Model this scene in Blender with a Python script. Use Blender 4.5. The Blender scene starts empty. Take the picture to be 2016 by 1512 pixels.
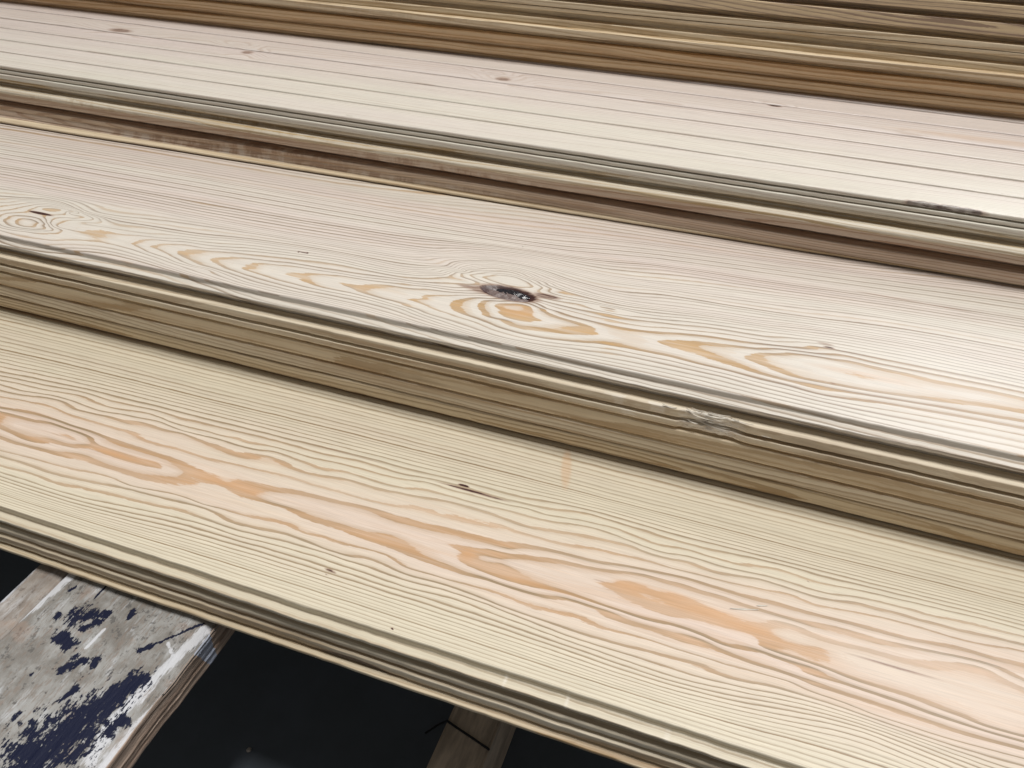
import bpy, math, random
import numpy as np
from mathutils import Matrix, Vector

random.seed(7)
rng = np.random.default_rng(11)
sc = bpy.context.scene
COL = sc.collection

# ------------------------------------------------------------------ camera
S = 0.42            # metres from the front board's top face up to the lens
ZT = 0.235          # height of the front board's top face above the floor
R = np.array([[0.94176143, -0.21591912, 0.2578068],
              [0.33568602, 0.55800052, -0.75891391],
              [0.0200077, 0.80125798, 0.5979844]])
FPX, CX, CY = 1631.0, 1008.0, 756.0
cam = bpy.data.cameras.new('camera')
co = bpy.data.objects.new('camera', cam); COL.objects.link(co)
M = Matrix([list(R[0]) + [0], list(R[1]) + [0], list(R[2]) + [ZT + S], [0, 0, 0, 1]])
co.matrix_world = M
cam.lens = FPX / 2016 * 36; cam.sensor_width = 36
cam.clip_start = 0.01; cam.clip_end = 60
sc.camera = co

# ------------------------------------------------------------------ light
w = bpy.data.worlds.new('World'); sc.world = w; w.use_nodes = True
w.node_tree.nodes['Background'].inputs[0].default_value = (1.0, 0.975, 0.95, 1)
w.node_tree.nodes['Background'].inputs[1].default_value = 0.16

def lamp(name, loc, aim, sx, sy, power, color=(1, 1, 1)):
    l = bpy.data.lights.new(name, 'AREA'); l.shape = 'RECTANGLE'; l.size = sx; l.size_y = sy
    l.energy = power; l.color = color
    o = bpy.data.objects.new(name, l); COL.objects.link(o)
    o.location = loc
    o.rotation_euler = (Vector(aim) - Vector(loc)).to_track_quat('-Z', 'Y').to_euler()
    return o
lamp('ceiling_lamp', (0.30, 0.50, 4.2), (0.1, 0.5, 0.2), 1.3, 0.35, 140, (1.0, 0.98, 0.95))
# long tube fitting that runs away over the piles; it gives the sheen on the right
lamp('ceiling_lamp', (1.65, 6.5, 4.0), (1.65, 6.5, 0), 0.32, 8.0, 225, (0.95, 0.97, 1.0))
sc.view_settings.view_transform = 'Standard'
sc.view_settings.look = 'None'
sc.view_settings.exposure = 0.06
sc.view_settings.gamma = 1

# ------------------------------------------------------------------ helpers
def at(px, py, D):
    """point of the photograph -> place on the level plane that lies D*S below the lens (metres)"""
    px = np.asarray(px, float); py = np.asarray(py, float)
    v = np.stack([px - CX, -(py - CY), np.full_like(px, -FPX)])
    d = R @ v.reshape(3, -1)
    return d[0] / -d[2] * D * S, d[1] / -d[2] * D * S

def hash2(ix, iy, seed):
    h = (ix.astype(np.int64) * 374761393 + iy.astype(np.int64) * 668265263 + seed * 1442695041) & 0x7fffffff
    h = ((h ^ (h >> 13)) * 1274126177) & 0x7fffffff
    h = (h ^ (h >> 16)) & 0xffffff
    return h / float(0xffffff)

def vnoise(x, y, seed=0):
    x = np.asarray(x, float); y = np.asarray(y, float)
    ix = np.floor(x); iy = np.floor(y); fx = x - ix; fy = y - iy
    fx = fx * fx * (3 - 2 * fx); fy = fy * fy * (3 - 2 * fy)
    a = hash2(ix, iy, seed); b = hash2(ix + 1, iy, seed); c = hash2(ix, iy + 1, seed); d = hash2(ix + 1, iy + 1, seed)
    return (a * (1 - fx) + b * fx) * (1 - fy) + (c * (1 - fx) + d * fx) * fy

def fbm(x, y, seed=0, n=4):
    s = 0; a = 1.0; t = 0
    for i in range(n):
        s = s + a * vnoise(x * 2 ** i, y * 2 ** i, seed + i * 17); t += a; a *= 0.5
    return s / t

class NT:
    def __init__(self, m):
        m.use_nodes = True; self.t = m.node_tree; self.t.nodes.clear()
    def n(self, typ, **kw):
        o = self.t.nodes.new(typ)
        for k, v in kw.items(): setattr(o, k, v)
        return o
    def l(self, a, b): self.t.links.new(a, b)
    def val(self, sock, v):
        if hasattr(v, 'is_linked') or isinstance(v, bpy.types.NodeSocket): self.l(v, sock)
        else: sock.default_value = v
    def math(self, op, a, b=None, c=None, clamp=False):
        o = self.n('ShaderNodeMath', operation=op, use_clamp=clamp)
        self.val(o.inputs[0], a)
        if b is not None: self.val(o.inputs[1], b)
        if c is not None: self.val(o.inputs[2], c)
        return o.outputs[0]
    def attr(self, name):
        return self.n('ShaderNodeAttribute', attribute_name=name).outputs['Fac']
    def smooth(self, x, a, b, lo=0.0, hi=1.0):
        o = self.n('ShaderNodeMapRange', interpolation_type='SMOOTHSTEP')
        self.val(o.inputs[0], x); self.val(o.inputs[1], a); self.val(o.inputs[2], b)
        o.inputs[3].default_value = lo; o.inputs[4].default_value = hi
        return o.outputs[0]
    def mix(self, f, a, b, blend='MIX'):
        o = self.n('ShaderNodeMix', data_type='RGBA', blend_type=blend)
        self.val(o.inputs[0], f)
        for s, v in ((o.inputs[6], a), (o.inputs[7], b)):
            if isinstance(v, tuple): s.default_value = v + (1,) if len(v) == 3 else v
            else: self.l(v, s)
        return o.outputs[2]
    def noise(self, vec, scale, detail=3, rough=0.55):
        o = self.n('ShaderNodeTexNoise'); self.l(vec, o.inputs['Vector'])
        o.inputs['Scale'].default_value = scale; o.inputs['Detail'].default_value = detail
        o.inputs['Roughness'].default_value = rough
        return o.outputs['Fac']
    def mapping(self, vec, scale=(1, 1, 1), loc=(0, 0, 0)):
        o = self.n('ShaderNodeMapping'); self.l(vec, o.inputs[0])
        o.inputs['Scale'].default_value = scale; o.inputs['Location'].default_value = loc
        return o.outputs[0]

def seed_of(n): return sum(ord(k) for k in n) % 37

def wood(name, early, heart, thin, wide, rough=0.40, wline=0.15, contrast=1.0, spec=0.45, streak=0.0, mottle=0.0, kinky=0.35, heartline=0.0):
    """planed pine: growth rings come from the 'phase' attribute, one ring to each whole number"""
    m = bpy.data.materials.new(name); N = NT(m)
    tc = N.n('ShaderNodeTexCoord').outputs['Object']
    st = N.mapping(tc, (9, 260, 260)); slow = N.mapping(tc, (2.2, 22, 22)); fib = N.mapping(tc, (30, 1500, 1500))
    nz = N.noise(st, 1.0, 3); ns = N.noise(slow, 1.0, 3); nf = N.noise(fib, 1.0, 2)
    jag = N.noise(N.mapping(tc, (160, 900, 900)), 1.0, 2)
    ph = N.attr('phase')
    ph2 = N.math('ADD', ph, N.math('MULTIPLY', N.math('SUBTRACT', nz, 0.5), 0.16))
    ph2 = N.math('ADD', ph2, N.math('MULTIPLY', N.math('SUBTRACT', jag, 0.5), N.math('MULTIPLY_ADD', N.attr('wide'), 0.16, 0.04)))
    kink = N.noise(N.mapping(tc, (38, 150, 150), (4, 4, 4)), 1.0, 3, .6)
    ph2 = N.math('ADD', ph2, N.math('MULTIPLY', N.math('SUBTRACT', kink, 0.5), N.smooth(N.math('ABSOLUTE', ph), 1.5, 5.0, 0.10, kinky)))
    rnd = N.math('ROUND', ph2)
    fr = N.math('SUBTRACT', ph2, rnd)
    wn = N.n('ShaderNodeTexWhiteNoise', noise_dimensions='1D'); N.l(N.math('ADD', rnd, 0.37), wn.inputs['W'])
    wv = wn.outputs['Value']
    wd = N.math('MULTIPLY_ADD', wv, 0.12, wline - 0.05)
    # asymmetric band: soft rise on the inner side, crisp fall on the outer side
    inner = N.smooth(fr, N.math('MULTIPLY', wd, -1.45), N.math('MULTIPLY', wd, -0.75))
    outer = N.smooth(fr, N.math('MULTIPLY', wd, 1.1), N.math('MULTIPLY', wd, 0.75))
    # map range with reversed limits
    late = N.math('MULTIPLY', inner, outer)
    ramp = N.math('MULTIPLY', N.smooth(fr, N.math('MULTIPLY', wd, -3.6), N.math('MULTIPLY', wd, -0.3)), N.smooth(fr, N.math('MULTIPLY', wd, 1.2), N.math('MULTIPLY', wd, 0.5)))
    late = N.math('MAXIMUM', N.math('MULTIPLY', late, .93), N.math('MULTIPLY', ramp, .42))
    # faint in-between lines in the wide rings
    f3 = N.math('PINGPONG', N.math('MULTIPLY', ph2, 3.7), 1.0)
    faint = N.math('MULTIPLY', N.smooth(f3, .12, .0), N.math('MULTIPLY', N.smooth(N.noise(N.mapping(tc, (3, 70, 70), (2, 7, 1)), 1.0, 2), .45, .65), .22))
    late = N.math('MAXIMUM', late, faint)
    band = N.n('ShaderNodeTexNoise', noise_dimensions='1D'); N.l(N.math('MULTIPLY', rnd, 0.31), band.inputs['W']); band.inputs['Scale'].default_value = 1.0; band.inputs['Detail'].default_value = 2
    strength = N.math('MULTIPLY_ADD', N.math('POWER', wv, 1.4), 0.60, 0.50)
    fade = N.smooth(ns, 0.25, 0.6, 0.6, 1.05)
    strength = N.math('MULTIPLY', strength, N.smooth(band.outputs['Fac'], .35, .62, .62, 1.15))
    strength = N.math('MAXIMUM', strength, N.smooth(N.math('ABSOLUTE', rnd), 15.0, 10.0, 0.0, 0.92))
    late = N.math('MULTIPLY', N.math('MULTIPLY', late, strength), N.math('MULTIPLY', fade, contrast), clamp=True)
    base = N.mix(N.attr('heart'), early, heart)
    base = N.mix(N.math('MULTIPLY', N.smooth(ns, 0.42, 0.72), 0.35), base, heart)
    if heartline:
        hn = N.noise(N.mapping(tc, (7, 190, 190), (1, 8, 3)), 1.0, 4, .65)
        base = N.mix(N.math('MULTIPLY', N.math('MULTIPLY', N.smooth(hn, .48, .68), N.attr('heart')), heartline), base, wide)
    lc = N.mix(N.attr('wide'), thin, wide)
    if heartline: lc = N.mix(N.math('MULTIPLY', N.math('MULTIPLY', N.smooth(hn, .38, .66), N.attr('wide')), .42), lc, base)
    c = N.mix(late, base, lc)
    if streak:
        sk = N.noise(N.mapping(tc, (2.6, 170, 170), (seed_of(name), 0, 0)), 1.0, 4, .6)
        c = N.mix(N.math('MULTIPLY', N.smooth(sk, .50, .70), streak), c, wide)
        sk2 = N.noise(N.mapping(tc, (5, 60, 60), (seed_of(name), 5, 0)), 1.0, 3, .6)
        c = N.mix(N.math('MULTIPLY', N.smooth(sk2, .55, .72), streak * .6), c, thin)
        mo = N.noise(N.mapping(tc, (85, 40, 40), (seed_of(name), 1, 0)), 1.0, 3, .6); mo2 = N.noise(N.mapping(tc, (2.2, 30, 30), (seed_of(name), 9, 0)), 1.0, 2, .5)
        c = N.mix(N.math('MULTIPLY', N.math('MULTIPLY', N.smooth(mo, .50, .60), N.smooth(mo2, .50, .60)), mottle), c, thin)
        c = N.mix(N.math('MULTIPLY', N.math('MULTIPLY', N.smooth(mo, .47, .38), N.smooth(mo2, .50, .60)), mottle * .8), c, (0.68, 0.60, 0.52))
    c = N.mix(N.attr('orange'), c, (0.62, 0.345, 0.165))
    fm = N.math('MULTIPLY_ADD', N.math('SUBTRACT', nf, 0.5), 0.42, 1.0)
    fm = N.math('MULTIPLY', fm, N.math('MULTIPLY_ADD', N.math('SUBTRACT', nz, 0.5), 0.14, 1.0))
    gr = N.n('ShaderNodeCombineColor'); [N.l(fm, gr.inputs[i]) for i in range(3)]
    c = N.mix(1.0, c, gr.outputs[0], 'MULTIPLY')
    dk = N.attr('dark')
    dn = N.math('ADD', dk, N.math('MULTIPLY', N.math('SUBTRACT', N.noise(N.mapping(tc, (90, 500, 500)), 1.0, 4, 0.7), 0.5), 0.5))
    dkm = N.math('MULTIPLY', N.smooth(dn, 0.38, 0.62), N.smooth(dk, 0.02, 0.2))
    c = N.mix(N.smooth(dk, 0.05, 0.55, 0, 0.75), c, (0.27, 0.15, 0.10))
    c = N.mix(dkm, c, (0.055, 0.022, 0.018))
    wt = N.attr('torn')
    tn = N.noise(N.mapping(tc, (60, 800, 800)), 1.0, 4, 0.75)
    c = N.mix(N.math('MULTIPLY', wt, N.smooth(tn, 0.35, 0.6)), c, (0.88, 0.84, 0.76))
    b = N.n('ShaderNodeBsdfPrincipled'); N.l(c, b.inputs['Base Color'])
    b.inputs['Specular IOR Level'].default_value = spec
    N.l(N.math('ADD', N.math('MULTIPLY_ADD', nf, 0.16, rough - 0.08), N.math('MULTIPLY_ADD', N.math('SUBTRACT', ns, 0.5), 0.30, N.math('MULTIPLY', late, -0.08))), b.inputs['Roughness'])
    rip = N.noise(N.mapping(tc, (110, 9, 9)), 1.0, 2, .5)
    bp = N.n('ShaderNodeBump'); bp.inputs['Strength'].default_value = 0.26; bp.inputs['Distance'].default_value = 0.0006
    N.l(N.math('ADD', N.math('MULTIPLY', rip, 0.7), N.math('ADD', nf, N.math('MULTIPLY', late, 0.5))), bp.inputs['Height']); N.l(bp.outputs[0], b.inputs['Normal'])
    o = N.n('ShaderNodeOutputMaterial'); N.l(b.outputs[0], o.inputs[0])
    return m

def put(name, verts, faces, mat, parent=None, loc=(0, 0, 0), attrs=None, smooth=False):
    me = bpy.data.meshes.new(name)
    verts = np.asarray(verts, np.float64)
    if isinstance(faces, np.ndarray) and faces.ndim == 2:
        nf, k = faces.shape
        me.vertices.add(len(verts)); me.vertices.foreach_set('co', verts.astype(np.float32).ravel())
        me.loops.add(nf * k); me.loops.foreach_set('vertex_index', faces.astype(np.int32).ravel())
        me.polygons.add(nf); me.polygons.foreach_set('loop_start', np.arange(0, nf * k, k, dtype=np.int32))
        me.update(calc_edges=True)
    else:
        me.from_pydata(verts.tolist(), [], faces)
    me.validate()
    for k, v in (attrs or {}).items():
        a = me.attributes.new(k, 'FLOAT', 'POINT'); a.data.foreach_set('value', np.asarray(v, np.float32).ravel())
    if smooth: me.polygons.foreach_set('use_smooth', np.ones(len(me.polygons), bool))
    me.materials.append(mat)
    o = bpy.data.objects.new(name, me); COL.objects.link(o)
    o.location = loc
    if parent: o.parent = parent
    return o

def tag(o, label, cat, group=None, kind=None):
    if label: o['label'] = label
    if cat: o['category'] = cat
    if group: o['group'] = group
    if kind: o['kind'] = kind
    return o

# ------------------------------------------------------------------ ring fields
def tps(pts, ph, ax=5.0, lam=2e-4):
    P = np.array(pts, float); P = np.stack([P[:, 0] / ax, P[:, 1]], 1) * 20
    y = np.array(ph, float); n = len(P)
    d2 = ((P[:, None] - P[None]) ** 2).sum(-1)
    K = 0.5 * d2 * np.log(d2 + 1e-12) + lam * np.eye(n)
    Q = np.hstack([np.ones((n, 1)), P])
    A = np.block([[K, Q], [Q.T, np.zeros((3, 3))]])
    sol = np.linalg.lstsq(A, np.concatenate([y, np.zeros(3)]), rcond=None)[0]
    def f(x, yv):
        q = np.stack([np.ravel(x) / ax, np.ravel(yv)], 1) * 20
        out = np.empty(len(q))
        for i in range(0, len(q), 20000):
            b = q[i:i + 20000]
            d = ((b[:, None] - P[None]) ** 2).sum(-1)
            out[i:i + 20000] = (0.5 * d * np.log(d + 1e-12)) @ sol[:n] + sol[n] + b @ sol[n + 1:]
        return out.reshape(np.shape(x))
    return f

def trace(tile, D, phase, pts, P, F):
    x, y = at([tile[0] + a / 5.04 for a, b in pts], [tile[1] + b / 5.04 for a, b in pts], D)
    P += list(zip(x, y)); F += [phase] * len(x)

# growth-ring lines of the front board, read off as ring number + points along the line
TA, TB, TC, TD, TE = (0, 700), (400, 820), (800, 920), (1200, 1050), (1600, 1150)
B1 = [
 (TA, 1, [(0,560),(200,610),(350,650),(500,670),(650,720),(800,770),(900,820),(150,770),(300,840),(500,840),(700,900),(850,890),(925,860)]),
 (TA, .28, [(250,720),(450,760),(650,820),(780,850)]),
 (TA, .9, [(10,620),(10,700)]),
 (TA, 1.04, [(980,900),(1080,940),(1200,970),(1330,1020),(1480,1060),(1560,1075)]),
 (TA, 1.5, [(1000,860),(1250,950),(1450,1010),(1660,1100),(1500,1140),(1250,1090),(1000,1010),(1750,1150),(850,960)]),
 (TA, 2, [(0,515),(180,545),(350,575),(500,620),(700,690),(850,735),(950,770),(1050,810),(1200,870),(1400,930),(1550,980),(1680,1020),(1800,1080),(1880,1140),
          (0,810),(200,880),(400,930),(650,990),(800,990),(950,1060),(1200,1140),(1450,1210),(1700,1230),(1840,1180)]),
 (TB, 2.03, [(40,600),(120,640),(250,690),(330,710),(420,740)]),
 (TB, 2.22, [(100,555),(220,640),(60,680),(200,705)]),
 (TB, 1.3, [(700,820),(900,840),(1100,900),(1300,960),(1450,1010),(1600,1060),(1720,1110)]),
 (TB, 1.72, [(1800,1150),(600,770)]),
 (TB, 2, [(400,670),(650,720),(900,750),(1100,790),(1300,840),(1500,880),(1700,930),(1850,1000),(2016,1040),
          (400,770),(550,820),(750,880),(900,930),(1000,990),(1200,1050),(1400,1100),(1600,1190),(1780,1230),(1900,1290),(2016,1330)]),
 (TC, 2, [(0,540),(200,590),(400,620),(600,670),(800,720),(950,770),(1020,800),(1100,770),(1300,800),(1500,840),(1700,890),(1900,940),
          (0,830),(200,920),(400,980),(600,1060),(800,1110),(1000,1180),(1200,1240),(1400,1290),(1600,1310),(1800,1370),(2016,1440)]),
 (TC, 1.35, [(100,700),(300,780),(450,830)]), (TC, 1.5, [(1100,830),(1500,880),(900,1120),(1200,1210),(700,770)]),
 (TC, 1.0, [(600,820),(640,860),(600,910),(690,850),(660,930),(850,830),(930,880),(1000,880),(1150,890),(1300,910),(1500,930),(1700,970),(1900,1010),
            (700,990),(900,1060),(1100,1110),(1300,1180),(1500,1220),(1700,1280),(1900,1350),(2016,1390)]),
 (TC, .95, [(930,960),(930,900)]),
 (TC, .6, [(830,920)]),
 (TC, .3, [(1080,960),(1300,1020),(1500,1080),(1700,1130),(1850,1180)]),
 (TD, .04, [(30,520),(120,560),(200,500),(300,530),(200,640),(400,720),(420,580),(600,620),(560,780),(750,680),(760,820),(900,720),(900,840),(1000,780),(1100,850),(1250,880),(1400,960),(1200,930),(1480,930)]),
 (TD, -.2, [(310,600),(350,640),(520,680)]),
 (TD, .26, [(0,480),(200,470),(350,505),(430,550),(600,570),(800,630),(1000,720),(1300,810),(1500,865),
            (20,590),(100,660),(300,740),(500,810),(700,860),(900,890),(1050,965),(1300,985),(1450,1085)]),
 (TD, -.5, [(1750,1000),(1900,1060)]),
 (TD, 0, [(1650,890),(1800,910),(2016,1010),(1550,1130),(1700,1190),(2016,1290)]),
 (TD, 1, [(0,375),(200,390),(400,430),(550,480),(700,510),(900,580),(1100,630),(1300,700),(1500,760),(1700,820),(1900,880),(2016,910),
          (0,735),(200,800),(400,860),(600,900),(800,960),(950,1020),(1100,1090),(1300,1130),(1500,1170),(1700,1240),(2016,1340)]),
 (TD, 2, [(0,300),(200,330),(400,370),(600,410),(800,455),(1000,520),(1200,580),(1400,640),(1600,680),(1800,740),(2016,800),
          (0,820),(200,890),(400,940),(600,1010),(750,1060),(900,1060),(1050,1140),(1300,1240),(1500,1310),(1700,1370),(2016,1480)]),
 (TE, 0, [(200,570),(400,620),(700,700),(900,760),(1100,800),(1300,800),(1500,820),(1650,830),
          (100,820),(300,900),(500,970),(700,1030),(900,1090),(1100,1160),(1300,1240),(1500,1310),(1700,1400),(2016,1490)]),
 (TE, -.14, [(80,640),(75,740)]),
 (TE, -.62, [(350,720),(600,840),(900,950),(1200,1030),(1500,1080),(1800,1180),(1900,1280),(2016,1330),(2016,1150)]),
 (TE, 1, [(0,400),(200,430),(400,480),(600,560),(900,610),(1200,670),(1500,730),(1800,810),(2016,915),
          (0,890),(300,980),(600,1080),(900,1180),(1200,1290),(1600,1420),(2016,1540)]),
 (TE, 2, [(0,295),(300,370),(600,450),(900,530),(1200,590),(1500,650),(1800,740),(2016,790),
          (0,985),(300,1080),(600,1180),(900,1280),(1200,1380),(1600,1510)]),
 (TA, 3, [(0,410),(200,440),(400,480),(550,520),(700,590),(900,650),(1100,710),(1300,760),(1450,850),(1600,890),(1800,940),
          (0,940),(200,990),(400,1040),(650,1110),(850,1150),(1100,1210),(1300,1290),(1600,1350),(1850,1410)]),
 (TB, 3, [(0,410),(200,450),(400,500),(650,550),(900,610),(1100,680),(1300,730),(1600,820),(1850,880),
          (0,870),(200,920),(400,980),(700,1030),(850,1070),(1000,1150),(1200,1200),(1500,1290),(1800,1370)]),
 (TC, 3, [(0,390),(200,420),(400,490),(600,520),(800,570),(950,580),(1100,640),(1300,690),(1500,750),(1700,790),(1900,815),
          (0,990),(200,1050),(400,1110),(700,1190),(1000,1290),(1200,1370),(1500,1440),(1700,1480)]),
 (TD, 3, [(0,190),(200,230),(400,280),(600,340),(800,390),(1000,440),(1200,490),(1400,530),(1600,570),(1800,610),
          (0,960),(200,1000),(400,1060),(600,1130),(900,1220),(1200,1310),(1500,1390),(1800,1480)]),
 (TE, 3, [(0,200),(200,240),(500,290),(800,360),(1100,440),(1400,530),(1700,600),(2016,650),
          (0,1070),(300,1170),(600,1290),(900,1390),(1200,1490)]),
 (TA, 4, [(0,345),(150,380),(400,410),(600,450),(750,530),(900,570),(1100,610),(1250,660),(1400,670),(1600,730),(1800,770),
          (0,1000),(200,1060),(400,1130),(700,1210),(1000,1270),(1300,1330),(1600,1410),(2016,1510)]),
 (TB, 4, [(0,250),(150,300),(300,370),(450,400),(650,400),(800,460),(1000,550),(1200,590),(1400,620),(1600,680),(1800,730),(2016,770),
          (300,1050),(600,1120),(900,1190),(1200,1310),(1400,1370),(1600,1400),(1800,1470)]),
 (TC, 4, [(200,305),(400,340),(600,390),(800,450),(1000,520),(1200,590),(1400,620),(1600,650),(1800,690),
          (0,1060),(300,1140),(600,1240),(900,1360),(1200,1470)]),
 (TD, 4, [(0,80),(200,120),(400,200),(600,250),(800,290),(1000,370),(1200,410),(1500,460),(1700,520),
          (0,1080),(300,1150),(600,1230),(900,1310),(1200,1430)]),
 (TE, 4, [(0,120),(300,170),(450,190),(600,240),(800,280),(1000,340),(1200,390),(1500,470),(1800,530),(2016,580)]),
 (TA, 5, [(0,285),(150,330),(300,360),(500,390),(650,430),(850,500),(1000,550),(1200,580),(1400,620),(1600,660),(1800,740),
          (0,1090),(300,1170),(500,1250),(800,1310),(1200,1400),(1500,1480)]),
 (TB, 5, [(0,190),(200,240),(400,300),(550,335),(700,350),(900,420),(1050,470),(1200,530),(1400,545),(1600,610),(1800,670),
          (0,1010),(300,1110),(600,1190),(900,1260),(1200,1350),(1500,1450)]),
 (TC, 5, [(0,210),(200,230),(400,280),(600,330),(800,380),(1000,430),(1150,470),(1300,510),(1600,560),(1800,590),
          (0,1120),(300,1200),(500,1260),(800,1360),(1100,1480)]),
 (TD, 5, [(0,0),(300,110),(500,180),(700,210),(900,260),(1200,350),(1450,400),(2016,560),(0,1150),(300,1240),(600,1340),(900,1430)]),
 (TE, 5, [(200,100),(400,120),(600,160),(900,230),(1200,310),(1500,370),(1800,450)]),
 (TA, 6, [(0,240),(200,280),(400,330),(600,360),(800,400),(1000,480),(1200,530),(1500,580),(1700,660),(0,1160),(300,1250),(600,1350),(900,1430)]),
 (TB, 6, [(0,135),(200,190),(350,215),(450,260),(650,290),(900,350),(1100,410),(1300,450),(1500,500),(1800,580),(0,1070),(300,1170),(600,1250),(900,1330),(1200,1420)]),
 (TC, 6, [(0,120),(200,150),(400,210),(700,290),(1000,370),(1200,410),(1400,470),(1700,520),(1900,560),(0,1190),(400,1290),(700,1400)]),
 (TD, 6, [(200,0),(500,110),(800,170),(1000,230),(1300,300),(1500,320),(1700,360),(2016,470),(0,1210),(400,1350),(700,1440)]),
 (TE, 6, [(300,30),(600,90),(900,160),(1200,230),(1500,300),(2016,430)]),
 (TA, 7, [(0,200),(300,260),(600,320),(850,370),(1100,450),(1400,510),(1700,590)]),
 (TB, 7, [(0,70),(300,140),(600,210),(900,290),(1200,370),(1500,430),(1700,480)]),
 (TC, 7, [(0,75),(300,130),(600,200),(900,290),(1200,370),(1500,420),(1800,460)]),
 ((0, 0), 24, [(x * 5.04, (612 + .2415 * x) * 5.04) for x in range(-60, 2150, 150)]),
 ((0, 0), 15, [(0*5.04, 678*5.04), (400*5.04, 775*5.04), (800*5.04, 873*5.04), (1200*5.04, 977*5.04), (1600*5.04, 1080*5.04), (2000*5.04, 1180*5.04)]),
 ((0, 0), 19, [(x * 5.04, (996 + .328 * x) * 5.04) for x in range(-60, 1700, 150)]),
 ((0, 0), 9, [(1700*5.04, 1440*5.04), (1900*5.04, 1520*5.04)]),
]
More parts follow.
